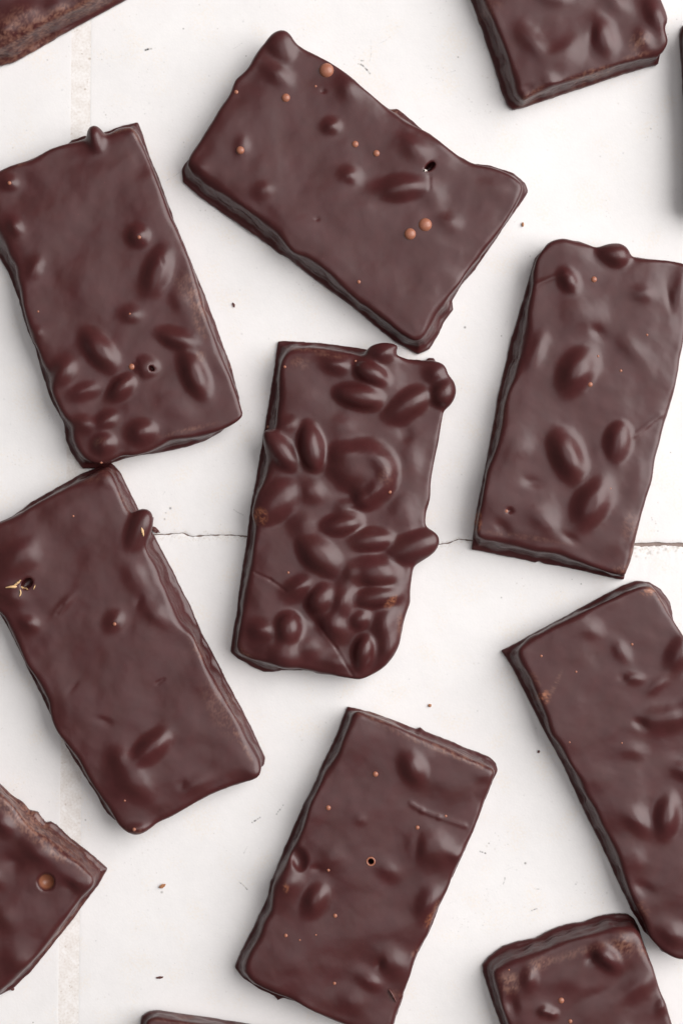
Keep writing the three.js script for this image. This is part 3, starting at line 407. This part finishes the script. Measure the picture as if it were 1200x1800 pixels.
// the bar on the right edge below
chocolateBar('wide smooth bar with a crumb-flecked corner, overlapping the corner of its neighbour', { seed: 6, view: [860, 1000, 2.5706],
  top: [[124, 372], [136, 345], [175, 312], [250, 272], [350, 222], [450, 177], [540, 137], [620, 102], [690, 78], [735, 86], [770, 140], [800, 195], [830, 235], [870, 300], [1000, 560], [1150, 880], [1300, 1200], [1400, 1430], [1380, 1500], [1200, 1590], [1020, 1700], [920, 1755], [850, 1762], [780, 1732], [720, 1662], [690, 1582], [640, 1490], [612, 1420], [590, 1350], [560, 1262], [512, 1170], [472, 1080], [428, 1012], [408, 960], [360, 880], [320, 810], [275, 750], [252, 662], [222, 590], [188, 500], [152, 440]],
  foot: [[52, 370], [100, 442], [170, 580], [240, 720], [330, 882], [420, 1080], [500, 1240], [570, 1390], [640, 1540], [700, 1640], [770, 1700], [850, 1730], [960, 1690], [1150, 1580], [1320, 1470], [1250, 1250], [1000, 700], [870, 380], [824, 215], [815, 150], [772, 92], [720, 60], [660, 54], [600, 75], [480, 138], [360, 205], [240, 270], [130, 330]],
  nuts: [[860, 380, 190, 115, -58, 2.4, 1.8], [590, 370, 120, 80, 62, 1.2, 2.4], [455, 275, 120, 90, 20, 0.9, 3], [645, 492, 120, 60, 5, 1, 2.4], [810, 670, 300, 130, -12, 2.2, 2.2], [800, 1120, 200, 110, -80, 3, 1.5], [665, 1140, 160, 100, 42, 1.7, 2.2], [645, 1310, 180, 150, 30, 1, 3.5], [822, 1650, 140, 110, 30, 1.8, 2], [640, 820, 130, 90, 10, 0.9, 3], [880, 910, 150, 90, 20, 1.6, 2.2], [400, 640, 200, 140, 60, 0.4, 5], [500, 950, 160, 120, 60, 0.5, 5], [960, 640, 200, 120, 40, 2, 2], [1000, 1000, 220, 120, 60, 2, 2], [1100, 1300, 200, 120, 20, 2, 2], [760, 520, 150, 70, -40, 1, 3]],
  dents: [[680, 700, 90, 60, 30, 0.9, 2.5], [600, 490, 60, 50, 0, 0.5, 2], [700, 1450, 120, 70, 30, 0.6, 3]],
  bubbles: [[645, 342, 6], [235, 395, 6], [362, 785, 4], [598, 788, 4], [392, 466, 5]],
  scuffs: [[240, 575, 26, 26, 20, 1, 1], [708, 104, 28, 16, -10, 1, 1], [760, 130, 60, 10, 55, 0.5], [290, 520, 60, 8, -65, 0.35], [690, 1530, 40, 18, 60, 0.35], [200, 490, 40, 12, 60, 0.3]] });

// the bar at the bottom centre
chocolateBar('bar with an open round bubble hole in the middle and a raised lip across', { seed: 7, view: [400, 1220, 2.4],
  top: [[526, 82], [545, 68], [600, 88], [700, 128], [800, 172], [900, 213], [1000, 262], [1080, 298], [1122, 322], [1116, 362], [1090, 430], [1058, 520], [1040, 565], [1010, 632], [980, 692], [952, 750], [936, 800], [912, 852], [882, 912], [862, 962], [842, 1020], [816, 1062], [792, 1112], [772, 1180], [742, 1260], [732, 1300], [712, 1352], [692, 1410], [652, 1440], [600, 1428], [500, 1395], [430, 1368], [350, 1328], [260, 1280], [185, 1252], [105, 1210], [72, 1160], [88, 1095], [128, 1030], [152, 962], [182, 905], [186, 850], [192, 795], [240, 720], [278, 650], [318, 560], [345, 465], [388, 378], [418, 312], [462, 250], [488, 180], [514, 115]],
  foot: [[504, 52], [462, 168], [402, 290], [376, 358], [310, 490], [240, 650], [192, 775], [180, 790], [172, 850], [112, 980], [60, 1080], [30, 1150], [70, 1200], [140, 1245], [198, 1272], [212, 1292], [232, 1280], [300, 1295], [400, 1345], [500, 1388], [600, 1420], [650, 1430], [690, 1390], [716, 1335], [735, 1290], [745, 1230], [775, 1160], [800, 1090], [850, 1000], [905, 860], [945, 770], [1010, 630], [1060, 510], [1115, 370], [1136, 322], [1130, 290], [1100, 265], [1020, 234], [920, 192], [830, 157], [812, 142], [795, 150], [720, 118], [600, 76]],
  nuts: [[785, 315, 150, 100, 65, 2.5, 1.6], [860, 640, 210, 170, 30, 2.2, 2.2], [372, 865, 150, 100, -62, 2.8, 1.6], [255, 790, 140, 110, -40, 1.8, 1.8], [430, 680, 150, 120, 20, 0.9, 3], [850, 885, 170, 100, -68, 2, 1.6], [690, 1130, 180, 130, 42, 1.8, 2], [600, 1212, 120, 75, 28, 1.6, 1.8], [520, 1300, 130, 115, 20, 1.2, 2.6], [250, 1140, 210, 160, 20, 0.7, 4], [680, 745, 130, 80, 32, 1, 2.6], [920, 380, 260, 150, 20, 0.7, 3], [560, 180, 200, 140, 20, 0.3, 5], [720, 1000, 240, 140, 20, 0.5, 5], [960, 680, 90, 60, 30, 0.9, 1.6], [560, 530, 60, 50, 0, 0.4, 3], [1070, 340, 90, 60, 20, 0.4, 3]],
  dents: [[300, 695, 60, 100, -20, 2, 1.8], [603, 706, 26, 26, 0, 4.5, 0.3], [380, 740, 70, 40, 10, 0.6, 2], [640, 1140, 40, 60, 20, 0.8, 1.6], [800, 640, 50, 120, 10, 0.6, 2.2]],
  ridges: [[772, 462, 820, 492, 0.45, 0.25], [820, 492, 890, 520, 0.4, 0.3], [890, 520, 1000, 556, 0.4, 0.2]],
  rings: [[603, 706, 16]],
  bubbles: [[623, 340, 12], [424, 482, 11], [800, 565, 9], [453, 938, 9], [920, 518, 6], [245, 1022, 8], [425, 745, 7], [450, 1225, 7], [304, 1040, 4], [372, 1018, 4]],
  bits: [['curl', 0.5, [680, 1246, 0.3], [695, 1268, 0.7], [710, 1300, 0.4]], ['curl', 0.3, [728, 1292, 0.2], [735, 1285, 0.5], [738, 1276, 0.2]]],
  scuffs: [[860, 215, 200, 12, 22, 0.45], [1000, 270, 110, 12, 24, 0.45], [640, 105, 90, 10, 18, 0.4], [845, 945, 12, 30, 20, 0.5, 1], [790, 1080, 14, 22, 20, 0.6], [875, 890, 10, 40, 20, 0.5], [248, 803, 10, 18, 0, 0.6, 1], [700, 1260, 30, 20, 30, 0.3]] });

// the bar cut off by the upper right
chocolateBar('bar with broad soft swells and tan bloom along its short lower edge', { seed: 8, view: [780, 0, 2.857], cell: 0.6,
  top: [[1060, -120], [1088, 0], [1108, 60], [1120, 110], [1106, 145], [1116, 172], [1130, 210], [1115, 250], [1080, 278], [1000, 297], [900, 322], [820, 347], [700, 387], [600, 420], [530, 447], [450, 482], [395, 510], [372, 480], [348, 400], [312, 270], [280, 190], [240, 100], [205, 30], [170, -60], [50, -420], [-100, -860], [-140, -980], [-80, -1020], [200, -1130], [520, -1240], [600, -1230], [700, -960], [900, -480]],
  foot: [[135, 0], [190, 150], [240, 300], [290, 460], [318, 532], [345, 553], [400, 540], [500, 506], [600, 472], [700, 440], [800, 406], [900, 372], [1000, 342], [1070, 326], [1076, 296], [1085, 250], [1080, 130], [1040, 0], [880, -480], [680, -980], [580, -1220], [200, -1120], [-100, -1010], [-150, -940], [0, -460]],
  nuts: [[1068, 85, 220, 105, 68, 2.2, 1.8], [540, 415, 140, 90, 30, 1.2, 2.6], [800, 185, 230, 130, 72, 2.4, 2.2], [600, 275, 270, 150, -28, 1.4, 3], [440, 210, 230, 110, 52, 1.6, 2.6], [862, 10, 160, 120, 40, 1.3, 2.6], [1000, 200, 120, 90, 60, 1.2, 2.4], [560, -20, 220, 130, 10, 2, 2], [300, -200, 200, 120, 50, 2, 2], [640, -400, 220, 120, 20, 2.5, 1.8], [200, -600, 220, 120, 70, 2.4, 1.8], [420, -860, 230, 130, -30, 2.6, 1.8]],
  dents: [[740, 180, 50, 120, 5, 0.6, 2.5], [420, 440, 70, 60, 0, 0.5, 2.5]],
  scuffs: [[740, 372, 110, 14, -16, 0.9], [700, 430, 260, 22, -18, 0.25], [970, 225, 46, 36, -40, 0.6], [960, 290, 60, 12, -14, 0.5], [440, 480, 60, 16, -30, 0.4], [220, 60, 40, 60, 60, 0.25]] });

// the bar cut off by the upper left corner
chocolateBar('bar with a long dusty tan flank over the pale mortar strip', { seed: 9, view: [0, 0, 2.5], cell: 0.6,
  top: [[-40, 235], [20, 205], [90, 168], [200, 108], [330, 42], [460, -30], [590, -105], [625, -130], [600, -190], [400, -560], [150, -1040], [60, -1240], [0, -1280], [-200, -1160], [-560, -960], [-660, -900], [-620, -800], [-300, -210], [-110, 160], [-70, 220]],
  foot: [[-90, 250], [-50, 292], [0, 290], [60, 276], [130, 236], [250, 166], [350, 111], [450, 56], [560, -5], [650, -62], [640, -120], [400, -560], [60, -1220], [-20, -1260], [-560, -960], [-640, -890], [-300, -210]],
  nuts: [[100, 60, 200, 130, -20, 1.4, 3], [300, -80, 200, 120, 20, 2, 2], [-100, -100, 220, 120, 70, 2.2, 2], [100, -400, 220, 120, 30, 2.5, 1.6], [-200, -700, 220, 120, 60, 2.5, 1.6], [20, 130, 100, 70, 0, 1.2, 2.5], [240, 30, 120, 80, -20, 1, 3]],
  scuffs: [[100, 225, 200, 40, -28, 0.5], [60, 165, 130, 50, -26, 0.85], [260, 70, 140, 22, -28, 0.8], [420, 5, 120, 16, -28, 0.7], [180, 190, 120, 22, -28, 0.6], [90, 90, 90, 40, -10, 0.35]] });

// the bar cut off by the lower left
chocolateBar('bar with one round open crater and a rough tan bloom along its long edge', { seed: 10, view: [0, 1360, 2.857], cell: 0.5,
  top: [[470, 520], [472, 556], [400, 632], [300, 770], [200, 900], [100, 1005], [0, 1095], [-40, 1125], [-90, 1100], [-300, 920], [-700, 580], [-1230, 110], [-1260, 60], [-1180, -60], [-760, -560], [-710, -580], [-500, -390], [-200, -90], [0, 85], [80, 165], [130, 238], [170, 278], [240, 322], [320, 388], [390, 442], [450, 496]],
  foot: [[540, 478], [500, 440], [430, 380], [350, 320], [290, 262], [258, 240], [232, 246], [215, 225], [190, 190], [150, 185], [112, 140], [60, 110], [0, 52], [-80, -25], [-400, -320], [-690, -560], [-760, -540], [-1220, 30], [-1240, 90], [-700, 580], [-300, 920], [-50, 1118], [0, 1110], [70, 1076], [150, 1000], [240, 890], [360, 740], [440, 630], [500, 550]],
  nuts: [[190, 385, 220, 130, 35, 1.8, 2.4], [390, 540, 170, 100, 30, 1.3, 2.4], [110, 935, 200, 150, 20, 1.3, 3], [30, 720, 160, 120, 30, 0.9, 3], [20, 250, 150, 100, 40, 1.6, 2.2], [-100, 500, 220, 120, 30, 2.4, 1.8], [-300, 200, 220, 120, 60, 2.4, 1.8], [-500, 500, 220, 120, -20, 2.6, 1.6], [-700, 0, 220, 120, 10, 2.6, 1.6], [-200, 850, 200, 120, 40, 2, 2]],
  dents: [[70, 450, 130, 110, 20, 0.9, 3], [350, 570, 90, 70, 40, 0.4, 2.5]],
  pits: [[232, 545, 38, 2.6, 0.8]],
  ridges: [[380, 440, 470, 520, 0.5, -0.4]],
  scuffs: [[60, 150, 120, 40, 42, 0.9], [150, 250, 90, 40, 45, 0.9], [295, 395, 30, 20, 40, 1], [260, 340, 120, 36, 40, 0.55], [420, 440, 120, 40, 40, 0.3], [300, 800, 200, 8, -52, 0.4]] });

// the bar cut off by the lower right
chocolateBar('bar whose wavy foot spreads under the rounded end of a larger bar', { seed: 11, view: [820, 1560, 3.158], cell: 0.55,
  top: [[150, 490], [160, 462], [210, 430], [300, 388], [420, 342], [560, 292], [700, 252], [830, 218], [915, 228], [958, 262], [990, 340], [1030, 430], [1060, 530], [1110, 660], [1135, 740], [1300, 1240], [1480, 1800], [1500, 1940], [1440, 1990], [1000, 2140], [760, 2220], [680, 2180], [500, 1660], [330, 1120], [220, 740], [180, 620], [158, 540]],
  foot: [[85, 430], [120, 385], [200, 325], [280, 300], [380, 280], [460, 236], [550, 205], [650, 190], [730, 160], [820, 145], [890, 146], [925, 172], [955, 235], [975, 300], [1010, 400], [1045, 520], [1090, 650], [1280, 1240], [1470, 1830], [1480, 1940], [1000, 2110], [740, 2200], [660, 2160], [400, 1400], [250, 900], [180, 742], [130, 600], [90, 468]],
  nuts: [[775, 390, 190, 105, 45, 2.8, 1.6], [345, 505, 140, 90, -80, 1.5, 2], [430, 685, 70, 60, 0, 1.4, 1.6], [475, 702, 60, 50, 0, 1.2, 1.6], [950, 550, 280, 130, -32, 1.5, 2.6], [1085, 650, 110, 80, -60, 1.2, 2.2], [560, 520, 220, 160, 20, 0.6, 4], [500, 1000, 240, 140, 30, 2.4, 1.8], [900, 900, 240, 140, 70, 2.4, 1.8], [800, 1400, 240, 140, -30, 2.6, 1.8], [1100, 1700, 240, 140, 30, 2.6, 1.8], [860, 290, 120, 90, 20, 0.9, 2.6]],
  dents: [[250, 650, 150, 90, 80, 0.9, 3], [690, 390, 60, 90, 20, 0.8, 2], [720, 600, 200, 90, -20, 0.5, 4]],
  
  bubbles: [[525, 633, 17], [575, 748, 12], [236, 465, 5]],
  scuffs: [[230, 515, 50, 50, -20, 0.7], [390, 415, 70, 30, -20, 0.6], [855, 310, 50, 60, 0, 0.75], [960, 320, 60, 30, 60, 0.4], [600, 350, 200, 20, -18, 0.3]] });

// the bar whose end just shows at the bottom
chocolateBar('bar of which only a thin rounded end shows beside a bar with a bubble hole', { seed: 12, view: [0, 1360, 2.857], cell: 0.7,
  top: [[728, 1262], [735, 1235], [775, 1214], [850, 1224], [960, 1240], [1200, 1278], [1400, 1312], [1500, 1330], [1520, 1370], [1450, 1800], [1330, 2560], [1300, 2600], [900, 2560], [590, 2500], [570, 2460], [640, 1900]],
  foot: [[705, 1255], [712, 1218], [752, 1192], [800, 1190], [900, 1205], [1050, 1226], [1200, 1250], [1400, 1288], [1520, 1312], [1535, 1350], [1460, 1800], [1330, 2540], [1280, 2580], [600, 2480], [580, 2440], [640, 1900]],
  nuts: [[1000, 1400, 220, 120, 30, 2, 2], [850, 1700, 220, 120, 60, 2.4, 1.8], [1150, 1900, 220, 120, -20, 2.4, 1.8], [900, 2200, 220, 120, 20, 2.4, 1.8]],
  scuffs: [[950, 1250, 150, 10, 8, 0.4]] });

// the bar whose side just shows at the right edge
chocolateBar('bar of which only a dark sliver of side shows past the tile edge', { seed: 13, view: [780, 0, 2.857], cell: 0.7,
  top: [[1205, 190], [1215, 140], [1260, 110], [1700, 60], [2500, -30], [2860, -60], [2910, -20], [2930, 400], [2950, 840], [2900, 880], [2400, 940], [1700, 1040], [1290, 1090], [1245, 1060], [1225, 700], [1212, 400]],
  foot: [[1180, 175], [1192, 130], [1250, 98], [1700, 50], [2500, -40], [2860, -64], [2890, 0], [2930, 840], [2400, 930], [1700, 1040], [1270, 1105], [1232, 1080], [1212, 700], [1196, 400]],
  nuts: [[1500, 400, 240, 130, 30, 2.4, 1.8], [1900, 700, 240, 130, -30, 2.4, 1.8], [2300, 300, 240, 130, 70, 2.4, 1.8]] });

// ---------------------------------------------------------------- crumbs on the tiles
function crumb(label, px, py, len, wid, deg, mat, seed, tall = 0.7) {
  const g = new THREE.IcosahedronGeometry(0.5, 3), q = g.attributes.position;
  for (let v = 0; v < q.count; v++) { const x = q.getX(v), y = q.getY(v), z = q.getZ(v), s = 1 + 0.3 * N3(x * 2.4 + seed * 7, y * 2.4, z * 2.4) + 0.12 * N3(x * 7, y * 7 + seed, z * 7); q.setXYZ(v, x * s, y * s, z * s); }
  g.computeVertexNormals(); g.scale(len * PX * MM, wid * PX * tall * MM, wid * PX * MM);
  g.computeBoundingBox(); g.translate(0, -g.boundingBox.min.y, 0);
  const m = new THREE.Mesh(g, mat), [x, z] = ground(px, py); m.name = numbered('chocolate_crumb'); m.position.set(x * MM, 0, z * MM); m.rotation.y = -deg * Math.PI / 180; m.castShadow = m.receiveShadow = true;
  m.userData = { label, category: 'crumb', group: 'crumbs lying on the tiles' }; scene.add(m);
}
crumb('dark chocolate splinter lying beside the almond at the end of the joint crack', 273, 931, 17, 8, 32, crumbMat, 1);
crumb('thin upright chocolate splinter touching the nut above the joint crack', 267.5, 917, 16, 4.5, -75, crumbMat, 2, 1.2);
crumb('tiny dark chocolate crumb between the nut-crowded bar and the bubble bar', 411, 536, 8, 4, 70, crumbMat, 3);
crumb('tiny reddish brown crumb beside the crater bar', 286, 1557, 11, 6, -25, tanCrumbMat, 4);
crumb('flat reddish flake near the bottom edge bar', 281, 1718, 13, 4, -8, crumbMat, 5, 0.5);
crumb('round tan crumb above the corner of the bubble hole bar', 755, 1240, 6, 5, 0, tanCrumbMat, 6);
crumb('pale tan crumb under the corner of the bubble bar', 918, 395, 4, 8, 0, tanCrumbMat, 7, 0.4);
crumb('small dark crumb beside the long flank of the wide smooth bar', 946, 1321, 4, 5, 20, crumbMat, 8);
crumb('dark crumb clinging to the lower corner of the crater bar', 23, 1738, 6, 5, 0, crumbMat, 9);

renderer.render(scene, camera);
